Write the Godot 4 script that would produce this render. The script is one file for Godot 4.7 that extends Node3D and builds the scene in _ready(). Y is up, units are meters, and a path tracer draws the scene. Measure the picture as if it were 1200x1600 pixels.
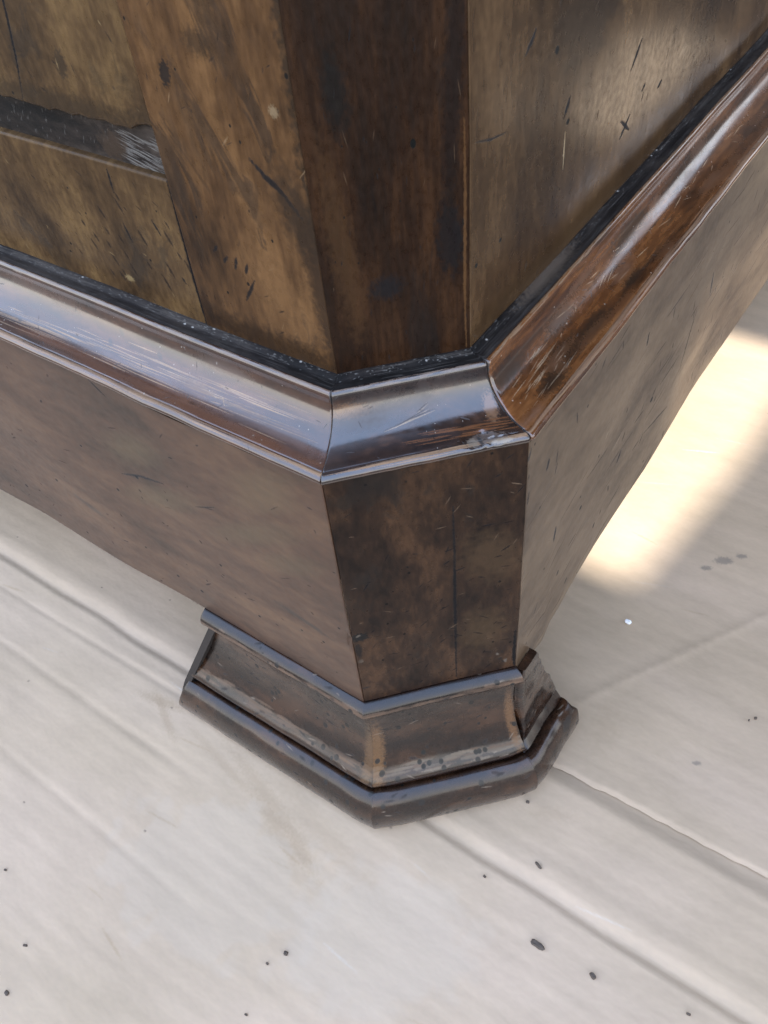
extends Node3D
# Lengths below are in units of 10 cm (U); x runs along the front of the cabinet, z points out of its front, y is up.

const U := 0.1
const CA := 0.4477          # where the chamfer of the plinth meets its front
const CB := 0.4663          # and its side
var chamfer_n := Vector2(CB, CA).normalized()
var lut := PackedByteArray()
var wob := FastNoiseLite.new()
var wob2 := FastNoiseLite.new()

# ------------------------------------------------------------------ painted wood

class Canvas:
	var w: int
	var h: int
	var lo: Vector2
	var hi: Vector2
	var col := PackedColorArray()
	var rough := PackedFloat32Array()
	var relief := PackedFloat32Array()
	var rng := RandomNumberGenerator.new()

	func _init(width: int, height: int, from: Vector2, to: Vector2, s: int) -> void:
		w = width; h = height; lo = from; hi = to
		rng.seed = s
		col.resize(w * h); rough.resize(w * h); relief.resize(w * h)

	func px(p: Vector2) -> Vector2:
		return Vector2((p.x - lo.x) / (hi.x - lo.x) * w, (hi.y - p.y) / (hi.y - lo.y) * h)

	func noise(s: int, freq: float, sx: float, sy: float, octaves := 4, warp := 0.0) -> PackedByteArray:
		# freq in cycles per unit; sx, sy stretch the pattern along the two axes
		var n := FastNoiseLite.new()
		n.seed = s
		n.noise_type = FastNoiseLite.TYPE_SIMPLEX_SMOOTH
		n.fractal_octaves = octaves
		var nw := maxi(8, int(w / sx))
		var nh := maxi(8, int(h / sy))
		n.frequency = freq * (hi.x - lo.x) / float(w)
		if warp > 0.0:
			n.domain_warp_enabled = true
			n.domain_warp_amplitude = warp / n.frequency
			n.domain_warp_frequency = n.frequency * 0.7
		var im := n.get_image(nw, nh, false, false, true)
		im.resize(w, h, Image.INTERPOLATE_CUBIC)
		im.convert(Image.FORMAT_L8)
		return im.get_data()

	# d: dark, mid, light (linear colours), grain stretch, ink amount, roughness, relief
	func wood(d: Dictionary) -> void:
		var sx: float = d.get("sx", 1.0)
		var sy: float = d.get("sy", 3.0)
		var s: int = d.seed
		var a := noise(s, d.get("f1", 2.2), sx, sy, 4, 0.5)
		var b := noise(s + 1, d.get("f2", 9.0), sx, sy, 4, 0.3)
		var c := noise(s + 2, d.get("f3", 42.0), sx, sy * 1.6, 3)
		var e := noise(s + 3, d.get("f4", 1.7), sx, sy * 0.7, 5, 0.8)
		var g := noise(s + 4, 26.0, 1.0, 1.0, 3)
		var warm: Color = d.get("warm", Color(1.06, 0.94, 0.87))
		var dark: Color = d.dark * warm
		var mid: Color = d.mid * warm
		var light: Color = d.light * warm
		var ink: Color = d.get("ink_color", Color(0.012, 0.011, 0.010))
		var inked: float = d.get("ink", 0.5)
		var ink_at: float = d.get("ink_at", 0.66)
		var r0: float = d.get("rough", 0.3)
		var rv: float = d.get("rough_var", 0.25)
		var con: float = d.get("contrast", 2.0)
		var streak: float = d.get("streak", 0.21)
		for i in w * h:
			var t := (a[i] * 0.50 + b[i] * (0.50 - streak) + c[i] * streak) / 255.0
			t = clampf((t - 0.5) * con + 0.5, 0.0, 1.0)
			var k := dark.lerp(mid, t * 2.0) if t < 0.5 else mid.lerp(light, t * 2.0 - 1.0)
			var q := e[i] / 255.0 * 0.75 + b[i] / 255.0 * 0.25
			if q > ink_at:
				k = k.lerp(ink, minf(1.0, (q - ink_at) * 9.0) * inked)
			var f := g[i] / 255.0
			k = k * (0.86 + 0.28 * f)
			col[i] = k
			rough[i] = clampf(r0 + (f - 0.5) * rv + (0.5 - t) * rv * 0.5, 0.05, 1.0)
			relief[i] = 0.5 + (c[i] / 255.0 - 0.5) * 0.22 + (f - 0.5) * 0.10 + (b[i] / 255.0 - 0.5) * 0.3

	func dab(x: float, y: float, r: float, c: Color, alpha: float, dr: float, dh: float, soft := 0.35) -> void:
		for j in range(maxi(0, int(y - r - 1)), mini(h, int(y + r + 2))):
			for i in range(maxi(0, int(x - r - 1)), mini(w, int(x + r + 2))):
				var q := Vector2(i + 0.5 - x, j + 0.5 - y).length()
				var m := clampf((r - q) / (r * soft + 0.5) + 0.4, 0.0, 1.0)
				if m <= 0.0:
					continue
				var at := j * w + i
				col[at] = col[at].lerp(c, m * alpha)
				rough[at] = lerpf(rough[at], clampf(rough[at] + dr, 0.05, 1.0), m)
				relief[at] = lerpf(relief[at], dh, m * minf(1.0, alpha * 1.3)) if dh >= 0.0 else relief[at]

	# a scratch, crack or line through the points (units), of that width
	func stroke(points: Array, width: float, c: Color, alpha := 0.9, dr := 0.2, dh := 0.15, jitter := 0.25) -> void:
		var scale := w / (hi.x - lo.x)
		var tall := h / (hi.y - lo.y)
		var r := maxf(0.55, width * scale * 0.5)
		for k in points.size() - 1:
			var p := px(points[k])
			var q := px(points[k + 1])
			var n := maxi(1, int(p.distance_to(q) / maxf(0.6, r * 0.5)))
			for i in n + 1:
				var m := p.lerp(q, float(i) / n)
				var along := (k + float(i) / n) / (points.size() - 1)
				var taper := 0.45 + 0.55 * sin(PI * clampf(along, 0.04, 0.96))
				dab(m.x + rng.randf_range(-1, 1) * jitter * r, m.y + rng.randf_range(-1, 1) * jitter * r * tall / scale, r * taper * rng.randf_range(0.7, 1.2), c, alpha * rng.randf_range(0.6, 1.0), dr, dh)

	# an irregular patch
	func patch(at: Vector2, rx: float, ry: float, turn: float, c: Color, alpha := 0.8, soft := 0.5, dr := 0.0, dh := -1.0, ragged := 0.5) -> void:
		var n := FastNoiseLite.new()
		n.seed = rng.randi() % 10000
		n.frequency = 1.0
		n.fractal_octaves = 3
		var m := px(at)
		var kx := (hi.x - lo.x) / w
		var ky := (hi.y - lo.y) / h
		var far := maxf(rx, ry) * 1.6
		var f := 1.6 / minf(rx, ry)
		for j in range(maxi(0, int(m.y - far / ky)), mini(h, int(m.y + far / ky))):
			for i in range(maxi(0, int(m.x - far / kx)), mini(w, int(m.x + far / kx))):
				var d := Vector2((i - m.x) * kx, (m.y - j) * ky).rotated(-turn)
				var q := Vector2(d.x / rx, d.y / ry).length() + n.get_noise_2d(d.x * f, d.y * f) * ragged
				var a := clampf((1.0 - q) / soft + 0.5, 0.0, 1.0) * alpha
				if a > 0.0:
					var id := j * w + i
					col[id] = col[id].lerp(c, a)
					rough[id] = clampf(rough[id] + dr * a, 0.05, 1.0)
					if dh >= 0.0:
						relief[id] = lerpf(relief[id], dh, a)

	# worm holes, nicks and specks strewn over the face
	func nicks(n: int, length: float, width: float, angle: float, spread: float, c: Color, alpha := 0.85, dh := 0.15) -> void:
		for k in n:
			var p := Vector2(rng.randf_range(lo.x, hi.x), rng.randf_range(lo.y, hi.y))
			var l := length * rng.randf_range(0.25, 1.0)
			var t := angle + rng.randf_range(-spread, spread)
			stroke([p, p + Vector2.from_angle(t) * l], width * rng.randf_range(0.6, 1.3), c, alpha * rng.randf_range(0.4, 1.0), 0.2, dh)

	func holes(n: int, r: float, c := Color(0.006, 0.005, 0.004)) -> void:
		for k in n:
			var p := px(Vector2(rng.randf_range(lo.x, hi.x), rng.randf_range(lo.y, hi.y)))
			dab(p.x, p.y, maxf(0.8, r * w / (hi.x - lo.x) * rng.randf_range(0.5, 1.2)), c, 0.95, 0.4, 0.0, 0.2)

	func hole(p: Vector2, r: float) -> void:
		var q := px(p)
		dab(q.x, q.y, maxf(0.9, r * w / (hi.x - lo.x)), Color(0.004, 0.004, 0.003), 1.0, 0.5, 0.0, 0.15)

	func material(lut: PackedByteArray, name: String, relief_cm: float, coat := 0.0, coat_rough := 0.15, specular := 0.5) -> StandardMaterial3D:
		var bytes := PackedByteArray()
		bytes.resize(w * h * 3)
		var rb := PackedByteArray()
		rb.resize(w * h)
		for i in w * h:
			var c := col[i]
			bytes[i * 3] = lut[int(clampf(c.r, 0.0, 1.0) * 4095.0)]
			bytes[i * 3 + 1] = lut[int(clampf(c.g, 0.0, 1.0) * 4095.0)]
			bytes[i * 3 + 2] = lut[int(clampf(c.b, 0.0, 1.0) * 4095.0)]
			rb[i] = int(rough[i] * 255.0)
		var m := StandardMaterial3D.new()
		m.resource_name = name
		m.albedo_texture = ImageTexture.create_from_image(Image.create_from_data(w, h, false, Image.FORMAT_RGB8, bytes))
		m.roughness = 1.0
		m.metallic_specular = specular
		m.roughness_texture = ImageTexture.create_from_image(Image.create_from_data(w, h, false, Image.FORMAT_L8, rb))
		m.roughness_texture_channel = BaseMaterial3D.TEXTURE_CHANNEL_RED
		if relief_cm > 0.0:
			m.heightmap_enabled = true
			m.heightmap_scale = relief_cm
			m.heightmap_texture = ImageTexture.create_from_image(Image.create_from_data(w, h, false, Image.FORMAT_RF, relief.to_byte_array()))
		if coat > 0.0:
			m.clearcoat_enabled = true
			m.clearcoat = coat
			m.clearcoat_roughness = coat_rough
		return m

# ------------------------------------------------------------------ shapes

func left_corner(o: float) -> Vector2:      # plan (x, z) where front and chamfer meet, o outside the plinth
	var c := chamfer_n.dot(Vector2(-CA, 0)) + o
	return Vector2((c - chamfer_n.y * o) / chamfer_n.x, o)

func right_corner(o: float) -> Vector2:
	var c := chamfer_n.dot(Vector2(-CA, 0)) + o
	return Vector2(o, (c - chamfer_n.x * o) / chamfer_n.y)

# steps 0..1 along a piece of that length: close together near both ends and within `fine` of the end `near` (0 or 1)
func steps(length: float, fine: float, step: float, near: int) -> PackedFloat32Array:
	var d := PackedFloat32Array()
	for e in [0.0, 0.002, 0.004, 0.007, 0.011, 0.016, 0.024]:
		d.append(e)
	var x := 0.024
	while x < length - 0.024:
		x += step if x < fine else step * 6.0
		if x < length - 0.03:
			d.append(x)
	for e in [0.024, 0.016, 0.011, 0.007, 0.004, 0.002, 0.0]:
		d.append(length - e)
	var out := PackedFloat32Array()
	for v in d:
		out.append(v / length if near == 0 else 1.0 - v / length)
	if near == 1:
		out.reverse()
	return out

# A profile of (o, height, canvas row) points swept between the plan points a(o, h) and b(o, h); s runs from sa to sb on the canvas.
func sweep(profile: Array, a: Callable, b: Callable, s_of: Callable, ts: PackedFloat32Array, cv: Canvas, d: Dictionary) -> ArrayMesh:
	var nu := ts.size()
	var nv := profile.size()
	var pos := PackedVector3Array()
	var uv := PackedVector2Array()
	pos.resize(nu * nv); uv.resize(nu * nv)
	var amp: float = d.get("wobble", 0.006)
	var round_a: float = d.get("round_a", 0.008)
	var round_b: float = d.get("round_b", 0.008)
	var bend = d.get("bend")
	var mid_a: Vector2 = a.call(0.0, 1.0)
	var mid_b: Vector2 = b.call(0.0, 1.0)
	var along := (mid_b - mid_a).normalized()
	var n := Vector2(-along.y, along.x)
	if n.dot(Vector2(1, 1)) < 0.0:
		n = -n
	for j in nv:
		var q: Vector3 = profile[j]
		var pa: Vector2 = a.call(q.x, q.y)
		var pb: Vector2 = b.call(q.x, q.y)
		var length := pa.distance_to(pb)
		for i in nu:
			var t := ts[i]
			var p := pa.lerp(pb, t)
			var s: float = s_of.call(p, t)
			var o := 0.0
			var y := q.y
			var ea := maxf(0.0, t * length)
			var eb := maxf(0.0, (1.0 - t) * length)
			if ea < round_a:
				o -= round_a * (1.0 - sqrt(1.0 - pow(1.0 - ea / round_a, 2.0)))
			if eb < round_b:
				o -= round_b * (1.0 - sqrt(1.0 - pow(1.0 - eb / round_b, 2.0)))
			o += wob.get_noise_3d(p.x, y, p.y) * amp + wob2.get_noise_3d(p.x, y, p.y) * amp * 0.12
			if d.get("wobble_y", true):
				y += wob.get_noise_3d(p.x + 31.0, q.y * 0.3, p.y) * amp * 0.9
			if bend != null:
				var m: Vector2 = bend.call(s, q.x, q.y)
				o += m.x
				y += m.y
			var wa: Vector2 = a.call(q.x + o, q.y)
			var wb: Vector2 = b.call(q.x + o, q.y)
			var at := wa.lerp(wb, t)
			pos[j * nu + i] = Vector3(at.x, y, at.y) * U
			uv[j * nu + i] = Vector2((s - cv.lo.x) / (cv.hi.x - cv.lo.x), (cv.hi.y - q.z) / (cv.hi.y - cv.lo.y))
	return grid(pos, uv, nu, nv, Vector3(n.x, 0.4, n.y))

func grid(pos: PackedVector3Array, uv: PackedVector2Array, nu: int, nv: int, out: Vector3) -> ArrayMesh:
	var normal := PackedVector3Array()
	normal.resize(nu * nv)
	var index := PackedInt32Array()
	var mid := (nv / 2) * nu + nu / 2
	var total := Vector3()
	for j in nv:
		for i in nu:
			var at := j * nu + i
			var du := pos[at + (1 if i < nu - 1 else 0)] - pos[at - (1 if i > 0 else 0)]
			var dv := pos[at + (nu if j < nv - 1 else 0)] - pos[at - (nu if j > 0 else 0)]
			normal[at] = du.cross(dv).normalized()
			total += du.cross(dv)
	var flip := total.dot(out) < 0.0
	if flip:
		for k in normal.size():
			normal[k] = -normal[k]
	for j in nv - 1:
		for i in nu - 1:
			var k := j * nu + i
			if flip:
				index.append_array([k, k + 1, k + nu, k + 1, k + nu + 1, k + nu])
			else:
				index.append_array([k, k + nu, k + 1, k + 1, k + nu, k + nu + 1])
	var arrays := []
	arrays.resize(Mesh.ARRAY_MAX)
	arrays[Mesh.ARRAY_VERTEX] = pos
	arrays[Mesh.ARRAY_NORMAL] = normal
	arrays[Mesh.ARRAY_TEX_UV] = uv
	arrays[Mesh.ARRAY_INDEX] = index
	var m := ArrayMesh.new()
	m.add_surface_from_arrays(Mesh.PRIMITIVE_TRIANGLES, arrays)
	return m

# An upright prism over a plan outline (x, z), between two heights.
func prism(outline: PackedVector2Array, low: float, high: float) -> ArrayMesh:
	var st := SurfaceTool.new()
	st.begin(Mesh.PRIMITIVE_TRIANGLES)
	st.set_smooth_group(-1)
	var tri := Geometry2D.triangulate_polygon(outline)
	var middle := Vector2()
	for p in outline:
		middle += p / outline.size()
	var face := func(p: Vector3, q: Vector3, r: Vector3, n: Vector3) -> void:
		var back := (q - p).cross(r - p).dot(n) > 0.0
		st.add_vertex(p * U)
		st.add_vertex((r if back else q) * U)
		st.add_vertex((q if back else r) * U)
	for k in range(0, tri.size(), 3):
		for y in [low, high]:
			var c := []
			for i in 3:
				var p := outline[tri[k + i]]
				c.append(Vector3(p.x, y, p.y))
			face.call(c[0], c[1], c[2], Vector3.UP if y == high else Vector3.DOWN)
	for k in outline.size():
		var p := outline[k]
		var q := outline[(k + 1) % outline.size()]
		var n := Vector3(p.x + q.x - middle.x * 2.0, 0, p.y + q.y - middle.y * 2.0)
		var a := Vector3(p.x, low, p.y)
		var b := Vector3(q.x, low, q.y)
		var c := Vector3(q.x, high, q.y)
		var e := Vector3(p.x, high, p.y)
		face.call(a, b, c, n)
		face.call(a, c, e, n)
	st.generate_normals()
	return st.commit()

func obj(called: String, mesh: Mesh, material: Material, parent: Node) -> MeshInstance3D:
	var o := MeshInstance3D.new()
	o.name = called
	o.mesh = mesh
	o.material_override = material
	parent.add_child(o, true)
	return o

func tag(o: Node, label: String, category := "", group := "", kind := "") -> void:
	for pair in [["label", label], ["category", category], ["group", group], ["kind", kind]]:
		if pair[1]:
			o.set_meta(pair[0], pair[1])

func flat(name: String, c: Color, rough: float) -> StandardMaterial3D:
	var m := StandardMaterial3D.new()
	m.resource_name = name
	m.albedo_color = c.linear_to_srgb()
	m.roughness = rough
	return m

func pts(a: Array) -> Array:
	var out := []
	for k in range(0, a.size(), 2):
		out.append(Vector2(a[k], a[k + 1]))
	return out

# ------------------------------------------------------------------ the scene

func _ready() -> void:
	# camera
	var cam := Camera3D.new()
	cam.name = "camera"
	cam.fov = 61.25
	cam.near = 0.01
	cam.far = 200.0
	cam.transform = Transform3D(Basis(Vector3(0.823197, -0.082122, -0.561786), Vector3(-0.375293, 0.663780, -0.646956), Vector3(0.426031, 0.743406, 0.515602)), Vector3(0.835548, 4.059907, 1.279068) * U)
	add_child(cam)
	# sky, sun, exposure
	var sky := ProceduralSkyMaterial.new()
	sky.sky_top_color = Color(0.70, 0.80, 0.97)
	sky.sky_horizon_color = Color(0.95, 0.935, 0.90)
	sky.sky_curve = 0.36
	sky.ground_bottom_color = Color(0.45, 0.43, 0.40)
	sky.ground_horizon_color = Color(0.55, 0.54, 0.52)
	sky.sky_energy_multiplier = 1.0
	sky.energy_multiplier = 2.25
	var env := Environment.new()
	env.background_mode = Environment.BG_SKY
	env.sky = Sky.new()
	env.sky.sky_material = sky
	env.tonemap_mode = Environment.TONE_MAPPER_LINEAR
	env.tonemap_exposure = 1.6
	env.sdfgi_enabled = true
	env.ssao_enabled = true
	env.ssil_enabled = true
	var we := WorldEnvironment.new()
	we.name = "environment"
	we.environment = env
	add_child(we)
	var sun := DirectionalLight3D.new()
	sun.name = "sun"
	sun.light_energy = 1.6
	sun.light_color = Color(1.0, 0.985, 0.955)
	sun.light_angular_distance = 0.5
	sun.shadow_enabled = true
	var to_sun := Vector3(0.44, 0.88, -0.17).normalized()
	add_child(sun)
	sun.look_at_from_position(to_sun * 10.0, Vector3.ZERO, Vector3.FORWARD)

	lut.resize(4096)
	for i in 4096:
		lut[i] = int(round(Color(i / 4095.0, 0, 0).linear_to_srgb().r * 255.0))
	wob.seed = 5
	wob.frequency = 0.9
	wob.fractal_octaves = 2
	wob2.seed = 9
	wob2.frequency = 5.0
	wob2.fractal_octaves = 2

	build_ground(to_sun)
	build_cabinet()
	build_crumbs()

func build_ground(to_sun: Vector3) -> void:
	# concrete yard under everything
	var yard := PlaneMesh.new()
	yard.size = Vector2(120, 120)
	var concrete := flat("concrete", Color(0.115, 0.105, 0.092), 0.9)
	var nt := NoiseTexture2D.new()
	nt.width = 512; nt.height = 512
	nt.seamless = true
	nt.noise = FastNoiseLite.new()
	nt.noise.seed = 3
	nt.noise.frequency = 0.02
	nt.noise.fractal_octaves = 5
	var ramp := Gradient.new()
	ramp.set_color(0, Color(0.78, 0.77, 0.75))
	ramp.set_color(1, Color(1, 1, 1))
	nt.color_ramp = ramp
	concrete.albedo_texture = nt
	concrete.uv1_triplanar = true
	concrete.uv1_world_triplanar = true
	concrete.uv1_scale = Vector3(0.8, 0.8, 0.8)
	var y := obj("ground", yard, concrete, self)
	y.position.y = -0.012
	tag(y, "dark concrete ground under the cardboard", "", "", "structure")

	# added unseen roof, shaped to shade the cabinet; its two gaps make sun patches
	var hgt := 29.0
	var shift := Vector2(to_sun.x, to_sun.z) / to_sun.y * hgt
	var outline := func(a: Vector2, b: Vector2) -> PackedVector2Array:
		return PackedVector2Array([a, Vector2(b.x, a.y), b, Vector2(a.x, b.y)])
	var hole := PackedVector2Array([Vector2(-0.85, -4.3), Vector2(0.42, -4.3), Vector2(0.33, -3.0), Vector2(0.16, -1.8), Vector2(-0.8, -1.8)])
	var hole2 := PackedVector2Array([Vector2(1.1, -9.6), Vector2(2.8, -9.6), Vector2(2.8, -6.8), Vector2(1.1, -6.8)])
	var x0 := -52.0; var x1 := 20.0; var z0 := -46.0; var z1 := 4.2
	var wood := flat("added_roof_boards", Color(0.20, 0.16, 0.12), 0.8)
	var roof := Node3D.new()
	roof.name = "added_roof"
	add_child(roof)
	tag(roof, "added unseen board roof that shades the cabinet and leaves two sun gaps", "roof")
	var edges := [x0]
	var x := x0
	while x < x1:
		x += 2.0
		edges.append(minf(x, x1))
	for k in edges.size() - 1:
		var board := outline.call(Vector2(edges[k], z0) , Vector2(edges[k + 1], z1))
		var pieces: Array[PackedVector2Array] = [board]
		for hh in [hole, hole2]:
			var next: Array[PackedVector2Array] = []
			for pc in pieces:
				var lo := INF; var hi := -INF; var left := INF; var right := -INF
				for v in hh:
					lo = minf(lo, v.y); hi = maxf(hi, v.y); left = minf(left, v.x); right = maxf(right, v.x)
				if edges[k + 1] <= left or edges[k] >= right:
					next.append(pc)
					continue
				# cut the board across at the gap's two ends, then clip what is left between
				var top := outline.call(Vector2(edges[k], -1000), Vector2(edges[k + 1], lo))
				var low := outline.call(Vector2(edges[k], hi), Vector2(edges[k + 1], 1000))
				next.append_array(Geometry2D.intersect_polygons(pc, top))
				next.append_array(Geometry2D.intersect_polygons(pc, low))
				var mid := outline.call(Vector2(edges[k], lo), Vector2(edges[k + 1], hi))
				for part in Geometry2D.intersect_polygons(pc, mid):
					next.append_array(Geometry2D.clip_polygons(part, hh))
			pieces = next
		for pc in pieces:
			var moved := PackedVector2Array()
			for v in pc:
				moved.append(v + shift)
			obj("board", prism(moved, hgt, hgt + 0.25), wood, roof)
	for px in [x0 + 0.6, x1 - 0.6]:
		for pz in [z0 + 0.6, z1 - 0.6]:
			var c := Vector2(px, pz) + shift
			obj("post", prism(outline.call(c - Vector2(0.5, 0.5), c + Vector2(0.5, 0.5)), -0.12, hgt), wood, roof)

	# added unseen walls, shaped to leave the sky gap that the side moulding mirrors
	var wall_m := flat("added_wall_render", Color(0.14, 0.12, 0.10), 0.9)
	for span in [[-80.0, 25.0, "added dark wall, unseen, left of the sky gap that the side moulding mirrors"], [41.0, 110.0, "added dark wall, unseen, right of the sky gap that the side moulding mirrors"]]:
		var w := obj("added_wall", prism(outline.call(Vector2(span[0], -68.0), Vector2(span[1], -64.0)), -0.12, 44.0), wall_m, self)
		tag(w, span[2], "wall")
	for span in [[25.0, 41.0]]:
		var g := obj("added_parapet", prism(outline.call(Vector2(span[0] + 0.02, -67.0), Vector2(span[1] - 0.02, -65.0)), -0.12, 13.0), wall_m, self)  # added parapet, narrows the mirrored sky gap from below
		tag(g, "added low dark parapet, unseen, trimming the mirrored sky gap from below", "wall")

	# cardboard: one picture for both sheets, laid out in (x, -z)
	var cv := Canvas.new(880, 1120, Vector2(-4.0, -1.9), Vector2(1.6, 5.3), 71)
	var a := cv.noise(11, 0.9, 2.2, 1.0, 4, 0.4)
	var b := cv.noise(12, 7.0, 3.0, 1.0, 4)
	var c := cv.noise(13, 40.0, 2.0, 1.0, 3)
	var base := Color(0.525, 0.398, 0.275)
	for i in cv.w * cv.h:
		var f := 1.0 + (a[i] - 128) / 255.0 * 0.16 + (b[i] - 128) / 255.0 * 0.15 + (c[i] - 128) / 255.0 * 0.08
		var k := base * f
		k.b *= 1.0 + (a[i] - 128) / 255.0 * 0.07
		cv.col[i] = k
		cv.rough[i] = 0.62 + (c[i] - 128) / 255.0 * 0.2
		cv.relief[i] = 0.5 + (c[i] - 128) / 255.0 * 0.5 + (b[i] - 128) / 255.0 * 0.4
	var brown := Color(0.37, 0.265, 0.165)
	# brown streaks round the foot
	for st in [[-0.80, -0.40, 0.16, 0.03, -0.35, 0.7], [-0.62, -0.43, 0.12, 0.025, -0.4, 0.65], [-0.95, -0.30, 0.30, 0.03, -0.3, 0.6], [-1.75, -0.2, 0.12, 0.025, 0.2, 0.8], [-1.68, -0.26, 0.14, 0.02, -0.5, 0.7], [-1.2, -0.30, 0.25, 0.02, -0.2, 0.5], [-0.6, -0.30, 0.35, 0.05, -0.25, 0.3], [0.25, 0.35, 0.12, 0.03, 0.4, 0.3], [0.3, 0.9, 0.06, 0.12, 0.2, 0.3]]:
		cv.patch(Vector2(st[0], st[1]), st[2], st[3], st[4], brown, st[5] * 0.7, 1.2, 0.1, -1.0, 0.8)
	cv.patch(Vector2(-0.1, -0.55), 0.42, 0.30, 0.6, Color(0.56, 0.46, 0.35), 0.35, 0.3, 0.0, -1.0, 0.35)
	cv.patch(Vector2(-0.9, -0.75), 0.5, 0.34, 0.2, Color(0.55, 0.45, 0.34), 0.3, 0.2, 0.0, -1.0, 0.5)
	for st in [[0.425, 2.219, 0.05], [0.36, 2.12, 0.03], [0.5, 2.3, 0.03], [0.75, 0.95, 0.02]]:
		cv.patch(Vector2(st[0], st[1]), st[2], st[2] * 0.5, 0.5, Color(0.16, 0.14, 0.12), 0.6, 0.5)
	cv.nicks(60, 0.25, 0.012, 0.0, 0.25, brown, 0.25, 0.4)
	cv.nicks(40, 0.30, 0.012, 0.1, 0.3, Color(0.62, 0.58, 0.52), 0.3, 0.6)
	cv.holes(45, 0.005, Color(0.16, 0.12, 0.09))
	var card := cv.material(lut, "cardboard", 0.012)

	var relief := FastNoiseLite.new()
	relief.seed = 21
	relief.frequency = 0.55
	relief.fractal_octaves = 2
	var fine := FastNoiseLite.new()
	fine.seed = 22
	fine.frequency = 2.2
	var height := func(px: float, pz: float) -> float:
		var y2 := relief.get_noise_2d(px, pz) * 0.018 * smoothstep(0.2, 1.2, Vector2(px + 0.4, pz).length())
		var flute := 0.5 + 0.5 * fine.get_noise_2d(px * 0.5, pz * 1.4)
		y2 += sin(pz * TAU / 0.075 + fine.get_noise_2d(px * 0.3, pz) * 0.8) * 0.0007 * flute
		y2 += fine.get_noise_2d(px * 0.45 + 60.0, pz * 2.6) * 0.0006
		return y2
	var front := func(px: float, pz: float) -> float:
		var q := pz + 0.015 + relief.get_noise_2d(px * 1.5, 7.0) * 0.02
		var crease := -0.015 * (clampf(1.0 + q / 0.062, 0.0, 1.0) if q < 0.0 else clampf(1.0 - q / 0.034, 0.0, 1.0)) + 0.004 * exp(-pow((q + 0.10) / 0.05, 2.0)) - 0.020 * smoothstep(-0.50, -0.59, pz)
		var q2 := pz - 0.09 + px * 0.02
		crease += -0.004 * exp(-pow(q2 / 0.015, 2.0)) * smoothstep(-1.2, -1.8, px)
		var q3 := pz - 0.93 - px * 0.03
		crease += -0.003 * exp(-pow(q3 / 0.02, 2.0)) * smoothstep(-0.6, -1.2, px)
		var q4 := pz - 0.42 - relief.get_noise_2d(px * 1.2, 3.0) * 0.03
		crease += -0.004 * exp(-pow(q4 / 0.02, 2.0)) * smoothstep(-1.2, -1.7, px)
		return height.call(px, pz) + crease
	var back := func(px: float, pz: float) -> float:
		var dirn := Vector2(0.638, -1.039).normalized()
		var v := Vector2(px - 0.122, pz + 0.939)
		var off := v.cross(dirn)
		var fold := (0.0035 * exp(-pow(off / 0.018, 2.0)) - 0.0012 * exp(-pow((off - 0.06) / 0.04, 2.0))) * smoothstep(-0.1, 0.1, v.dot(dirn)) * smoothstep(2.6, 1.6, v.dot(dirn))
		var fold2 := -0.010 * exp(-pow((pz + 4.75 - px * 0.35) / 0.05, 2.0))
		var lip := 0.006 * exp(-pow((pz + 0.57) / 0.12, 2.0))
		return height.call(px, pz) + 0.006 + fold + fold2 + lip
	sheet("cardboard_sheet", -0.75, 2.4, true, front, card, cv, "flattened beige cardboard sheet in front, creased along the cabinet and under its foot", 0)
	var scrap := obj("added_offcut", prism(PackedVector2Array([Vector2(1.15, -9.5), Vector2(2.7, -9.6), Vector2(2.75, -6.9), Vector2(1.2, -6.8)]), -0.11, -0.07), flat("added_offcut_cardboard", Color(0.52, 0.41, 0.30), 0.7), self)  # pale offcut added out of view to make the side panel's glare
	tag(scrap, "added unseen cardboard offcut, catching sun for the side panel to mirror, beside the cabinet's far end", "cardboard")
	sheet("cardboard_sheet", -5.6, -0.57, false, back, card, cv, "beige cardboard sheet behind, its torn edge lying over the front sheet", 1)

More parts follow.
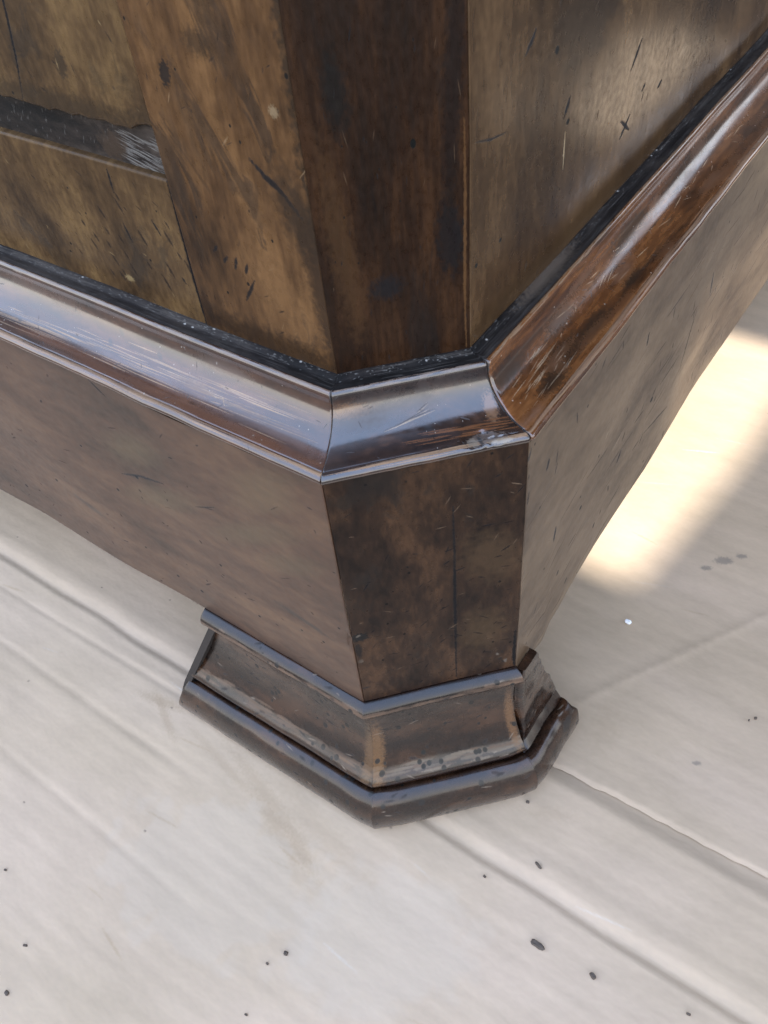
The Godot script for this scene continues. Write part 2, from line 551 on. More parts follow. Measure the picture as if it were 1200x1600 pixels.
func sheet(called: String, za: float, zb: float, toward: bool, height: Callable, card: Material, cv: Canvas, label: String, torn: int) -> void:
	var xs := PackedFloat32Array([-5.6, -5.0, -4.6])
	var x := -4.2
	while x < (2.0 if toward else 1.6):
		xs.append(x)
		x += 0.028
	xs.append_array(PackedFloat32Array([2.2, 2.35] if toward else [1.62]))
	var zs := PackedFloat32Array()
	if not toward:
		zs.append_array(PackedFloat32Array([-6.4, -6.0]))
	var z := za
	while z < zb:
		zs.append(z)
		z += 0.0125 if z > -3.0 else 0.025
	zs.append(zb)
	if toward:
		zs.append_array(PackedFloat32Array([2.6, 2.8]))
	var rag := FastNoiseLite.new()
	rag.seed = 31
	rag.frequency = 7.0
	rag.fractal_octaves = 4
	var pos := PackedVector3Array()
	var uv := PackedVector2Array()
	for j in zs.size():
		for i in xs.size():
			var pz := zs[j]
			var y: float = height.call(xs[i], pz)
			if torn:
				var k := smoothstep(zb - 0.12, zb, pz)
				pz += (rag.get_noise_2d(xs[i], 0.0) * 0.010 + (xs[i] - 0.2) * -0.03) * k
				y -= 0.006 * smoothstep(zb - 0.03, zb, zs[j])
			pos.append(Vector3(xs[i], y, pz) * U)
			uv.append(Vector2((xs[i] - cv.lo.x) / (cv.hi.x - cv.lo.x), (cv.hi.y + pz) / (cv.hi.y - cv.lo.y)))
	var o := obj(called, grid(pos, uv, xs.size(), zs.size(), Vector3.UP), card, self)
	o.name = called if not torn else called + "_001"
	tag(o, label, "cardboard")
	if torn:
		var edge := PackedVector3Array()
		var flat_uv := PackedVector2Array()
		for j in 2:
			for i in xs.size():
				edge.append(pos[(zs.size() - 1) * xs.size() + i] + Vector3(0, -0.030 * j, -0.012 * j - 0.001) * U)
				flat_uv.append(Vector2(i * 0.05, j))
		obj("torn_edge", grid(edge, flat_uv, xs.size(), 2, Vector3(0, 0, 1)), flat("torn_cardboard_shade", Color(0.13, 0.095, 0.06), 0.95), o)  # torn edge coloured dark to stand for the shadow line under it

# ------------------------------------------------------------------ cabinet

const INK := Color(0.010, 0.009, 0.009)
const PALE := Color(0.42, 0.33, 0.20)

func face_profile(o: float, low: float, high: float, rows: int, lip_low: bool, lip_high: bool, deep := 0.05) -> Array:
	var p := []
	if lip_high:
		p.append_array([Vector3(o - deep, high, high), Vector3(o - 0.012, high, high), Vector3(o - 0.003, high - 0.002, high - 0.002), Vector3(o, high - 0.008, high - 0.008)])
	for k in rows + 1:
		var y := lerpf(high - (0.012 if lip_high else 0.0), low + (0.012 if lip_low else 0.0), float(k) / rows)
		p.append(Vector3(o, y, y))
	if lip_low:
		p.append_array([Vector3(o, low + 0.006, low + 0.006), Vector3(o - 0.004, low + 0.001, low + 0.001), Vector3(o - 0.012, low, low), Vector3(o - deep, low, low)])
	return p

func build_cabinet() -> void:
	var cab := Node3D.new()
	cab.name = "antique_cabinet"
	add_child(cab)
	tag(cab, "dark brown varnished wooden cabinet with chamfered corner, worn base moulding and moulded foot", "cabinet")
	var black := flat("carcass_wood", Color(0.055, 0.036, 0.022), 0.85)
	var inside := PackedVector2Array([Vector2(-14, -0.33), left_corner(-0.33), right_corner(-0.33), Vector2(-0.33, -6.5), Vector2(-14, -6.5)])
	obj("carcass", prism(inside, 1.15, 10.0), black, cab)

	var by_x := func(p: Vector2, _t: float) -> float: return p.x
	var by_z := func(p: Vector2, _t: float) -> float: return -p.y
	var by_t := func(_p: Vector2, t: float) -> float: return t * 0.6464
	var L := func(o: float, _h: float) -> Vector2: return left_corner(o)
	var R := func(o: float, _h: float) -> Vector2: return right_corner(o)
	var far_left := func(o: float, _h: float) -> Vector2: return Vector2(-12.0, o)
	var far_back := func(o: float, _h: float) -> Vector2: return Vector2(o, -6.5)
	var at_seam := func(o: float, _h: float) -> Vector2: return Vector2(-1.100, o)
	var ts_left := steps(11.5, 2.8, 0.06, 1)
	var ts_right := steps(6.0, 4.0, 0.07, 0)
	var ts_chamfer := steps(0.6464, 1.0, 0.03, 0)

	# ---- body: stile, rail, drawer front
	var cv := Canvas.new(560, 896, Vector2(-1.12, 2.3), Vector2(-0.5, 3.6), 101)
	cv.wood({"seed": 101, "warm": Color(0.98, 0.96, 0.86), "dark": Color(0.028, 0.014, 0.007), "mid": Color(0.082, 0.041, 0.018), "light": Color(0.150, 0.078, 0.034), "contrast": 1.7, "sy": 2.2, "f1": 2.0, "f2": 8.0, "f3": 34.0, "ink": 0.55, "ink_at": 0.70, "rough": 0.36})
	cv.patch(Vector2(-0.99, 3.207), 0.018, 0.035, -0.3, INK, 0.85, 0.4)
	cv.patch(Vector2(-0.849, 3.302), 0.04, 0.03, 0.0, Color(0.03, 0.018, 0.01), 0.7, 0.8)
	cv.patch(Vector2(-0.634, 3.173), 0.014, 0.014, 0.0, PALE, 0.3, 0.8)
	cv.stroke(pts([-0.745, 3.03, -0.70, 2.99, -0.655, 2.962, -0.60, 2.90]), 0.016, INK, 0.75)
	cv.patch(Vector2(-0.60, 2.88), 0.06, 0.14, 0.35, Color(0.022, 0.014, 0.009), 0.8, 0.9)
	cv.patch(Vector2(-0.57, 2.62), 0.035, 0.22, 0.1, Color(0.025, 0.014, 0.008), 0.75, 0.9)
	cv.patch(Vector2(-0.53, 3.25), 0.05, 0.5, 0.0, Color(0.02, 0.013, 0.008), 0.8, 0.5)
	cv.patch(Vector2(-0.80, 2.42), 0.34, 0.05, -0.05, Color(0.022, 0.013, 0.008), 0.75, 0.9)  # darkening above the ledge painted in, mostly shade
	for q in [[-0.885, 2.553, -0.83, 2.64], [-0.942, 2.671, -0.923, 2.694], [-0.975, 2.70, -0.955, 2.72], [-0.90, 2.66, -0.885, 2.70], [-0.86, 2.655, -0.845, 2.69]]:
		cv.stroke(pts(q), 0.012, INK, 0.7)
	cv.nicks(34, 0.03, 0.005, 1.1, 0.7, Color(0.02, 0.012, 0.007), 0.6)
	cv.nicks(7, 0.10, 0.004, 0.9, 0.5, Color(0.26, 0.17, 0.09), 0.3, 0.6)
	cv.holes(16, 0.005)
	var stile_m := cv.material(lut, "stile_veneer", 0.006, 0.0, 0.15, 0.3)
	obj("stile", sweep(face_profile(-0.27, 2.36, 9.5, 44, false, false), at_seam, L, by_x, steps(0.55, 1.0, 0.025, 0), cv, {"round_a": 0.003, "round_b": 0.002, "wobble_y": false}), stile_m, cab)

	cv = Canvas.new(832, 640, Vector2(-2.5, 2.3), Vector2(-1.0, 3.45), 102)
	cv.wood({"seed": 140, "warm": Color(0.98, 0.96, 0.86), "dark": Color(0.032, 0.018, 0.009), "mid": Color(0.076, 0.044, 0.021), "light": Color(0.145, 0.088, 0.040), "contrast": 1.7, "sy": 1.8, "f1": 2.0, "f2": 9.0, "f3": 38.0, "ink": 0.5, "ink_at": 0.69, "rough": 0.36})
	cv.stroke(pts([-1.555, 3.40, -1.569, 3.313, -1.584, 3.246, -1.605, 3.166, -1.656, 3.02]), 0.010, INK, 0.95, 0.3, 0.0)
	cv.patch(Vector2(-1.408, 3.169), 0.022, 0.04, -0.2, Color(0.03, 0.02, 0.012), 0.75, 0.5)
	cv.patch(Vector2(-1.55, 3.05), 0.5, 0.035, -0.0, Color(0.028, 0.018, 0.010), 0.7, 0.9)
	for k in 24:
		var p := Vector2(cv.rng.randf_range(-1.6, -1.12), cv.rng.randf_range(2.45, 2.80))
		cv.stroke([p, p + Vector2(0.018, -0.04) * cv.rng.randf_range(0.5, 1.3)], 0.012, Color(0.022, 0.014, 0.009), 0.6)
	for q in [[-1.377, 2.686, -1.361, 2.621], [-1.228, 2.735, -1.205, 2.686], [-1.366, 2.87, -1.372, 2.79], [-1.16, 2.55, -1.15, 2.53]]:
		cv.stroke(pts(q), 0.010, INK, 0.7)
	cv.patch(Vector2(-1.44, 2.465), 0.02, 0.012, 0.0, Color(0.26, 0.19, 0.09), 0.6, 0.5)
	cv.nicks(70, 0.03, 0.007, -1.1, 0.6, Color(0.024, 0.015, 0.009), 0.55)
	cv.nicks(24, 0.03, 0.005, -1.1, 0.8, Color(0.22, 0.15, 0.07), 0.4, 0.6)
	cv.holes(30, 0.005)
	cv.stroke(pts([-1.104, 2.36, -1.104, 2.6, -1.103, 2.89]), 0.014, INK, 1.0, 0.4, 0.0, 0.1)
	var drawer_m := cv.material(lut, "drawer_veneer", 0.007, 0.0, 0.15, 0.3)
	obj("lower_rail", sweep(face_profile(-0.273, 2.36, 2.893, 14, false, true), far_left, at_seam, by_x, steps(10.9, 2.0, 0.04, 1), cv, {"round_b": 0.010, "wobble_y": false}), drawer_m, cab)
	obj("drawer_front", sweep(face_profile(-0.2705, 3.022, 9.5, 40, true, false), far_left, at_seam, by_x, steps(10.9, 2.0, 0.035, 1), cv, {"round_b": 0.0015, "wobble_y": false, "bend": func(s: float, _o: float, h: float) -> Vector2:
		return Vector2(0, (wob2.get_noise_1d(s * 2.4) * 0.012 + (0.02 if s > -1.16 else 0.0)) if h < 3.06 else 0.0)}), drawer_m, cab)

	# the blackened strip left bare between them
	cv = Canvas.new(640, 128, Vector2(-2.2, 2.86), Vector2(-1.05, 3.06), 103)
	cv.wood({"seed": 180, "dark": Color(0.006, 0.006, 0.006), "mid": Color(0.021, 0.018, 0.016), "light": Color(0.060, 0.053, 0.046), "sy": 1.0, "sx": 3.0, "f1": 3.0, "ink": 0.3, "rough": 0.55})
	var scrape := Color(0.17, 0.16, 0.145)
	for k in 120:
		var p := Vector2(cv.rng.randf_range(-1.31, -1.08), cv.rng.randf_range(2.89, 3.0))
		cv.stroke([p, p + Vector2(0.08, -0.018) * cv.rng.randf_range(0.3, 1.0)], 0.004, scrape, 0.42, 0.2, 0.7)
	for k in 60:
		var p := Vector2(cv.rng.randf_range(-2.0, -1.3), cv.rng.randf_range(2.90, 3.0))
		cv.stroke([p, p + Vector2(0.012, 0.030) * cv.rng.randf_range(0.2, 0.7)], 0.003, scrape, 0.28, 0.2, 0.7)
	cv.patch(Vector2(-1.33, 2.94), 0.06, 0.04, 0.3, Color(0.05, 0.032, 0.02), 0.7, 0.6)
	var strip_m := cv.material(lut, "bare_strip", 0.02, 0.0, 0.15, 0.3)
	obj("bare_strip", sweep(face_profile(-0.297, 2.87, 3.05, 8, false, false), far_left, at_seam, by_x, steps(10.9, 2.0, 0.04, 1), cv, {"wobble": 0.004, "wobble_y": false}), strip_m, cab)

	# ---- chamfered corner post
	cv = Canvas.new(512, 896, Vector2(0.0, 2.3), Vector2(0.6464, 3.6), 104)
	cv.wood({"seed": 220, "dark": Color(0.007, 0.005, 0.004), "mid": Color(0.021, 0.011, 0.006), "light": Color(0.055, 0.028, 0.013), "sy": 3.0, "f1": 3.0, "f2": 10.0, "f3": 40.0, "ink": 0.4, "ink_at": 0.70, "rough": 0.34, "contrast": 1.25})
	cv.hole(Vector2(0.424, 3.06), 0.011)
	cv.hole(Vector2(0.622, 2.821), 0.009)
	cv.patch(Vector2(0.56, 2.775), 0.055, 0.10, 0.1, Color(0.010, 0.009, 0.009), 0.8, 0.5)
	cv.patch(Vector2(0.15, 3.21), 0.045, 0.09, 0.1, Color(0.009, 0.008, 0.007), 0.75, 0.7)
	cv.patch(Vector2(0.585, 3.2), 0.035, 0.42, -0.1, Color(0.010, 0.007, 0.006), 0.7, 0.8)
	cv.patch(Vector2(0.27, 2.66), 0.07, 0.035, 0.0, Color(0.010, 0.010, 0.011), 0.8, 0.8)
	cv.patch(Vector2(0.10, 2.80), 0.05, 0.25, 0.1, Color(0.060, 0.030, 0.013), 0.6, 0.9)
	cv.stroke(pts([0.624, 3.1, 0.626, 2.9, 0.622, 2.6, 0.626, 2.4]), 0.014, Color(0.09, 0.045, 0.018), 0.7, 0.0, 0.5)
	cv.nicks(26, 0.03, 0.006, 1.5, 0.3, INK, 0.6)
	cv.nicks(10, 0.05, 0.004, 1.5, 0.4, Color(0.10, 0.06, 0.03), 0.35, 0.6)
	cv.holes(14, 0.004)
	var post_m := cv.material(lut, "corner_post_wood", 0.007, 0.0, 0.15, 0.3)
	obj("corner_post", sweep(face_profile(-0.27, 2.36, 9.5, 44, false, false), L, R, by_t, ts_chamfer, cv, {"round_a": 0.002, "round_b": 0.005, "wobble_y": false}), post_m, cab)

	# ---- side panel
	cv = Canvas.new(1024, 560, Vector2(0.5, 2.3), Vector2(3.4, 3.7), 105)
	cv.wood({"seed": 260, "warm": Color(1.05, 0.94, 0.85), "dark": Color(0.026, 0.015, 0.008), "mid": Color(0.064, 0.039, 0.019), "light": Color(0.115, 0.074, 0.038), "sy": 2.6, "f1": 1.6, "f2": 7.0, "f3": 30.0, "ink": 0.35, "ink_at": 0.72, "rough": 0.22, "rough_var": 0.14, "contrast": 2.1})
	for q in [[1.124, 2.871, 1.158, 2.924], [0.865, 3.14, 0.92, 3.188], [1.624, 2.825, 1.692, 2.902], [1.759, 2.707, 1.782, 2.72], [1.921, 2.654, 1.95, 2.67], [1.594, 2.667, 1.678, 2.603], [1.60, 2.60, 1.67, 2.66]]:
		cv.stroke(pts(q), 0.016, INK, 0.9, 0.3, 0.1)
	cv.stroke(pts([0.60, 3.027, 0.68, 3.0, 0.766, 2.981]), 0.008, INK, 0.7)
	cv.stroke(pts([1.14, 2.826, 1.143, 2.76, 1.147, 2.701]), 0.008, PALE, 0.6, 0.0, 0.7)
	cv.patch(Vector2(1.28, 3.15), 0.22, 0.16, 0.3, Color(0.028, 0.017, 0.010), 0.75, 0.4)
	cv.hole(Vector2(1.05, 3.091), 0.012)
	cv.hole(Vector2(1.153, 2.85), 0.010)
	cv.hole(Vector2(0.749, 2.667), 0.008)
	cv.hole(Vector2(0.61, 2.66), 0.008)
	cv.patch(Vector2(1.4, 2.42), 0.9, 0.05, 0.0, Color(0.05, 0.028, 0.012), 0.6, 0.9)
	cv.nicks(40, 0.04, 0.006, 1.3, 0.4, Color(0.022, 0.014, 0.008), 0.6)
	cv.nicks(14, 0.08, 0.004, 1.3, 0.5, Color(0.24, 0.17, 0.09), 0.3, 0.6)
	cv.holes(18, 0.006)
	var side_m := cv.material(lut, "side_panel_veneer", 0.006, 0.0, 0.15, 0.55)
	obj("side_panel", sweep(face_profile(-0.27, 2.36, 9.5, 44, false, false), R, far_back, by_z, ts_right, cv, {"round_a": 0.005, "wobble": 0.009, "wobble_y": false}), side_m, cab)

	# ---- plinth boards
	cv = Canvas.new(960, 512, Vector2(-3.1, 0.85), Vector2(-0.4, 2.25), 106)
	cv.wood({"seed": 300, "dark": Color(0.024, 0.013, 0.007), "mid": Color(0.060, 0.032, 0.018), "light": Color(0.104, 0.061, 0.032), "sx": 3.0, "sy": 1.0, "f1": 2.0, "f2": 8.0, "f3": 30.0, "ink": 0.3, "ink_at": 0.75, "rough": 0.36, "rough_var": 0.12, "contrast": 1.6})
	cv.stroke(pts([-1.534, 1.702, -1.404, 1.755, -1.272, 1.785]), 0.014, Color(0.018, 0.014, 0.012), 0.8)
	cv.stroke(pts([-1.487, 2.20, -1.417, 2.15]), 0.010, INK, 0.8)
	cv.stroke(pts([-1.122, 1.743, -1.06, 1.775, -1.005, 1.807]), 0.006, INK, 0.8)
	cv.stroke(pts([-0.82, 1.36, -0.70, 1.34, -0.544, 1.30]), 0.03, Color(0.028, 0.019, 0.014), 0.5, 0.0, -1.0)
	cv.stroke(pts([-2.0, 1.32, -1.82, 1.28]), 0.05, Color(0.028, 0.022, 0.018), 0.35, 0.0, -1.0)
	for q in [[-1.438, 1.734, 0.011], [-1.613, 1.568, 0.008], [-2.103, 1.361, 0.008], [-2.447, 1.123, 0.01], [-2.065, 1.016, 0.007], [-1.445, 1.092, 0.008], [-1.307, 1.073, 0.009], [-1.096, 1.401, 0.007], [-1.6, 1.2, 0.006], [-0.6, 1.25, 0.006], [-0.5, 1.42, 0.006], [-0.95, 1.16, 0.007], [-1.75, 1.75, 0.006]]:
		cv.hole(Vector2(q[0], q[1]), q[2])
	for k in 9:
		cv.patch(Vector2(cv.rng.randf_range(-1.5, -0.6), cv.rng.randf_range(1.5, 2.1)), 0.16, 0.05, 0.5, Color(0.085, 0.060, 0.028), 0.35, 1.0)
	cv.nicks(30, 0.07, 0.006, 0.5, 0.5, Color(0.018, 0.013, 0.011), 0.6)
	cv.nicks(70, 0.02, 0.010, 0.5, 1.5, Color(0.018, 0.013, 0.011), 0.6)
	cv.holes(16, 0.005)
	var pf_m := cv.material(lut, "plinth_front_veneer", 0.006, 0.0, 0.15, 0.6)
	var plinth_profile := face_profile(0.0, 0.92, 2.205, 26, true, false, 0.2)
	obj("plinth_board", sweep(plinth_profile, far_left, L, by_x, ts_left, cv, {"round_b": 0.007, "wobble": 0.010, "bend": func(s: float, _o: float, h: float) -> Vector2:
		var chip := 0.012 if absf(s + 0.437) < 0.03 and absf(h - 1.385) < 0.025 else 0.0
		return Vector2(-chip, clampf((2.0 - h) * 0.9, 0.0, 1.0) * (0.04 * smoothstep(-1.6, -2.8, s) + wob.get_noise_1d(s * 1.3) * 0.01))}), pf_m, cab)

	cv = Canvas.new(448, 800, Vector2(0.0, 0.85), Vector2(0.6464, 2.25), 107)
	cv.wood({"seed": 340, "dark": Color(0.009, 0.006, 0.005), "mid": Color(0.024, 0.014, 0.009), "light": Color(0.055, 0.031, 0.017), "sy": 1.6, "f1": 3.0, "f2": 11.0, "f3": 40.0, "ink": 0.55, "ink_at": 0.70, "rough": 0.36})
	cv.stroke(pts([0.399, 1.99, 0.398, 1.75, 0.394, 1.5, 0.392, 1.2, 0.39, 0.95]), 0.012, INK, 0.8, 0.2, 0.05)
	cv.patch(Vector2(0.535, 1.69), 0.09, 0.13, 0.4, Color(0.080, 0.047, 0.024), 0.5, 1.0)
	cv.patch(Vector2(0.50, 1.25), 0.08, 0.12, 0.1, Color(0.075, 0.045, 0.022), 0.5, 1.0)
	cv.patch(Vector2(0.026, 1.385), 0.036, 0.024, 0.0, Color(0.012, 0.011, 0.010), 0.95, 0.3, 0.3, 0.1)
	cv.patch(Vector2(0.025, 1.395), 0.010, 0.006, 0.5, Color(0.16, 0.13, 0.10), 0.5, 0.5)
	cv.patch(Vector2(0.016, 1.30), 0.014, 0.045, 0.0, Color(0.012, 0.010, 0.009), 0.9, 0.4, 0.3, 0.1)
	cv.patch(Vector2(0.018, 1.225), 0.010, 0.012, 0.0, Color(0.10, 0.08, 0.06), 0.5, 0.6)
	cv.patch(Vector2(0.015, 1.03), 0.018, 0.006, 0.0, INK, 0.9, 0.4)
	for k in 7:
		cv.patch(Vector2(0.58 + cv.rng.randf_range(-0.02, 0.02), 1.02 + cv.rng.randf_range(-0.05, 0.06)), 0.010, 0.006, cv.rng.randf() * 3.0, Color(0.12, 0.10, 0.08) if k % 2 else INK, 0.7, 0.5)
	cv.stroke(pts([0.634, 1.19, 0.634, 1.0, 0.636, 0.93]), 0.016, INK, 0.9, 0.3, 0.0)
	cv.nicks(60, 0.05, 0.006, 0.3, 1.0, INK, 0.6)
	cv.nicks(25, 0.05, 0.004, 0.3, 1.0, Color(0.16, 0.11, 0.07), 0.4, 0.6)
	cv.holes(16, 0.005)
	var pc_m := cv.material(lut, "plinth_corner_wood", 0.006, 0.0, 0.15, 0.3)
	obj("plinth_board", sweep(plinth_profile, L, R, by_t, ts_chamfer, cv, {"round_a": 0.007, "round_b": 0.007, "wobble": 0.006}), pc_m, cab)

	cv = Canvas.new(1024, 480, Vector2(0.4, 0.75), Vector2(3.7, 2.25), 108)
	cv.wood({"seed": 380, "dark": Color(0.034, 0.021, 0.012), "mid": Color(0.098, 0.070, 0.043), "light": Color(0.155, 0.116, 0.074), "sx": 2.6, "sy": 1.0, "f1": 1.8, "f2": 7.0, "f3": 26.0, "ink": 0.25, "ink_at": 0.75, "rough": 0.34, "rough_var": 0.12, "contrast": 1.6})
	for q in [[2.236, 1.745, 2.264, 1.605], [1.463, 1.947, 1.46, 1.888], [1.358, 1.397, 1.332, 1.349], [0.621, 2.016, 0.608, 1.976], [0.735, 1.577, 0.728, 1.514], [1.153, 1.137, 1.145, 1.115], [0.801, 1.237, 0.792, 1.222], [0.899, 1.063, 0.89, 1.047]]:
		cv.stroke(pts(q), 0.017, INK, 0.9, 0.3, 0.05)
	cv.stroke(pts([2.077, 1.649, 2.05, 1.55, 2.035, 1.46, 2.007, 1.369]), 0.016, Color(0.03, 0.02, 0.014), 0.8)
	cv.stroke(pts([1.92, 1.20, 1.80, 1.24, 1.636, 1.273]), 0.012, Color(0.04, 0.03, 0.02), 0.6)
	cv.hole(Vector2(1.653, 1.463), 0.014)
	cv.hole(Vector2(0.961, 1.443), 0.010)
	cv.stroke(pts([1.332, 1.53, 1.249, 1.49]), 0.007, Color(0.36, 0.29, 0.20), 0.6, 0.0, 0.7)
	cv.stroke(pts([1.132, 1.664, 1.155, 1.686]), 0.007, Color(0.36, 0.29, 0.20), 0.6, 0.0, 0.7)
	cv.nicks(70, 0.07, 0.010, -1.8, 0.5, Color(0.02, 0.014, 0.010), 0.75)
	cv.nicks(60, 0.25, 0.006, 0.12, 0.15, Color(0.20, 0.15, 0.10), 0.3, 0.6)
	cv.nicks(50, 0.25, 0.008, 0.1, 0.2, Color(0.03, 0.02, 0.014), 0.35, 0.4)
	cv.holes(24, 0.006)
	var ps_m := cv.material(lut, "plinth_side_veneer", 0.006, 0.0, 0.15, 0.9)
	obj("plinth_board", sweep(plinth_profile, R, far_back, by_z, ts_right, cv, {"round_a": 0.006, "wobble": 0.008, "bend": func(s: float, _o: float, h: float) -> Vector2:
		var edge := side_edge(s) - 0.92
		return Vector2(0, clampf((2.205 - h) / 1.285, 0.0, 1.0) * (edge + wob2.get_noise_1d(s * 3.0) * 0.006))}), ps_m, cab)

	build_mouldings(cab, L, R, far_left, far_back, by_x, by_z, by_t, ts_left, ts_right)
	build_foot(cab, L, R, by_x, by_z, by_t)

func side_edge(s: float) -> float:
	var k := [[0.4, 0.82], [0.60, 0.82], [0.70, 0.81], [0.745, 0.825], [0.755, 0.86], [1.02, 0.915], [1.28, 0.937], [1.72, 0.93], [2.02, 0.968], [2.34, 1.0], [2.92, 0.97], [3.6, 0.93], [7.0, 0.93]]
	for i in k.size() - 1:
		if s < k[i + 1][0]:
			return lerpf(k[i][1], k[i + 1][1], clampf((s - k[i][0]) / (k[i + 1][0] - k[i][0]), 0.0, 1.0))
	return 0.93

func build_mouldings(cab: Node, L: Callable, R: Callable, far_left: Callable, far_back: Callable, by_x: Callable, by_z: Callable, by_t: Callable, ts_left: PackedFloat32Array, ts_right: PackedFloat32Array) -> void:
	# ledge: the grimy flat top; cove: lip, hollow and fillet. Third value: row on the canvas.
	var ledge := [Vector3(-0.31, 2.392, 0.0), Vector3(-0.272, 2.392, 0.038), Vector3(-0.260, 2.390, 0.050), Vector3(-0.250, 2.384, 0.060), Vector3(-0.240, 2.381, 0.070), Vector3(-0.228, 2.384, 0.082), Vector3(-0.216, 2.386, 0.094), Vector3(-0.206, 2.384, 0.104)]
	var cove := [Vector3(-0.213, 2.372, -0.014), Vector3(-0.206, 2.385, 0.0), Vector3(-0.199, 2.388, 0.008), Vector3(-0.192, 2.385, 0.016), Vector3(-0.187, 2.377, 0.025), Vector3(-0.186, 2.366, 0.036)]
	var n := 18
	var row := 0.036
	var last := Vector2(-0.186, 2.366)
	for k in range(1, n + 1):
		var t := PI * 0.5 * k / n
		var p := Vector2(-0.186 + 0.160 * (1.0 - cos(t)), 2.366 - 0.126 * sin(t))
		row += p.distance_to(last)
		last = p
		cove.append(Vector3(p.x, p.y, row))
	for q in [[-0.020, 2.238], [-0.016, 2.236], [-0.012, 2.239], [-0.002, 2.236], [0.006, 2.231], [0.010, 2.223], [0.008, 2.214], [0.002, 2.207], [-0.004, 2.204], [-0.06, 2.200]]:
		var p := Vector2(q[0], q[1])
		row += p.distance_to(last)
		last = p
		cove.append(Vector3(p.x, p.y, row))
	var rows := Vector2(-0.015, 0.345)
	var names := ["front", "corner", "side"]
	var ranges := [Vector2(-2.5, -0.42), Vector2(0.0, 0.6464), Vector2(0.4, 3.6)]
	var sizes := [Vector2i(1280, 224), Vector2i(512, 288), Vector2i(1280, 200)]
	for k in 3:
		# the blackened ledge
		var cv := Canvas.new(sizes[k].x, 64, Vector2(ranges[k].x, -0.01), Vector2(ranges[k].y, 0.115), 400 + k)
		cv.wood({"seed": 400 + k * 7, "dark": Color(0.006, 0.006, 0.006), "mid": Color(0.014, 0.013, 0.013), "light": Color(0.034, 0.032, 0.030), "sx": 5.0, "sy": 1.0, "ink": 0.5, "ink_at": 0.6, "rough": 0.6})
		var dust := Color(0.28, 0.27, 0.25)
		var length: float = ranges[k].y - ranges[k].x
		for i in int(length * 110):
			var p := Vector2(cv.rng.randf_range(ranges[k].x, ranges[k].y), 0.050 + cv.rng.randfn() * 0.009)
			cv.stroke([p, p + Vector2(cv.rng.randf_range(-0.02, 0.02), cv.rng.randf_range(-0.003, 0.003))], 0.002, dust, 0.30, 0.4, 0.8)
		for i in int(length * 60):
			var p := Vector2(cv.rng.randf_range(ranges[k].x, ranges[k].y), cv.rng.randf_range(0.03, 0.10))
			cv.stroke([p, p + Vector2(cv.rng.randf_range(0.03, 0.2), 0.0)], 0.002, Color(0.10, 0.09, 0.08), 0.35, 0.2, 0.7)
		for i in int(length * 3):
			cv.patch(Vector2(cv.rng.randf_range(ranges[k].x, ranges[k].y), cv.rng.randf_range(0.035, 0.07)), 0.005, 0.003, 0.0, Color(0.5, 0.48, 0.44), 0.6, 0.6)
		if k == 2:
			cv.patch(Vector2(1.05, 0.06), 0.18, 0.03, 0.0, Color(0.10, 0.075, 0.055), 0.7, 0.7)
		var ledge_m := cv.material(lut, "grimy_ledge", 0.012, 0.0, 0.15, 0.3)

		cv = Canvas.new(sizes[k].x, sizes[k].y, Vector2(ranges[k].x, rows.x), Vector2(ranges[k].y, rows.y), 430 + k)
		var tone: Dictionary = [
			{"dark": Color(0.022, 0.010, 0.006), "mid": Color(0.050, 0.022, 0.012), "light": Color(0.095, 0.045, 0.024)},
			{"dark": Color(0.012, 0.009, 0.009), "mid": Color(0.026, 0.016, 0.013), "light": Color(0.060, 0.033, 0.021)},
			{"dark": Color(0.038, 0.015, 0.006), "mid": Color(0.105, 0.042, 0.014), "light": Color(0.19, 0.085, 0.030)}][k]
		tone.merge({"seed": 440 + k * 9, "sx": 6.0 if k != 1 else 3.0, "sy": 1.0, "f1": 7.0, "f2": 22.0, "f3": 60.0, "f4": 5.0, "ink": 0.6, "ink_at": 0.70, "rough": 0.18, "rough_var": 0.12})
		cv.wood(tone)
		var worn := Color(0.32, 0.19, 0.10)
		# worn lip and fillet: the varnish is rubbed through along both edges
		for i in int(length * 90):
			var p := Vector2(cv.rng.randf_range(ranges[k].x, ranges[k].y), 0.012 + cv.rng.randfn() * 0.004)
			cv.stroke([p, p + Vector2(cv.rng.randf_range(0.02, 0.08), 0.0)], 0.006, Color(0.16, 0.115, 0.085) if k < 2 else Color(0.20, 0.12, 0.06), 0.4, 0.1, -1.0)
		for i in int(length * 60):
			var p := Vector2(cv.rng.randf_range(ranges[k].x, ranges[k].y), 0.282 + cv.rng.randfn() * 0.006)
			cv.stroke([p, p + Vector2(cv.rng.randf_range(0.10, 0.35), 0.0)], 0.005, worn * cv.rng.randf_range(0.5, 1.0), 0.35, 0.15, -1.0)
		if k == 0:
			for i in 95:
				var x0 := cv.rng.randf_range(-2.2, -0.75)
				var p := Vector2(x0, 0.205 - (x0 + 2.1) * 0.035 + cv.rng.randfn() * 0.022)
				var l := cv.rng.randf_range(0.04, 0.34)
				cv.stroke([p, p + Vector2(l, -0.012 * l + cv.rng.randf_range(-0.004, 0.004))], 0.0035, Color(0.33, 0.21, 0.115), cv.rng.randf_range(0.15, 0.6), 0.1, 0.75, 0.1)
			cv.stroke(pts([-1.02, 0.165, -0.96, 0.175, -0.93, 0.17, -0.91, 0.19, -0.88, 0.18]), 0.003, Color(0.40, 0.28, 0.16), 0.5)
			for i in 26:
				cv.patch(Vector2(cv.rng.randf_range(-1.9, -0.6), 0.245 + cv.rng.randfn() * 0.014), 0.13, 0.012, 0.0, Color(0.11, 0.042, 0.018), 0.4, 0.9)
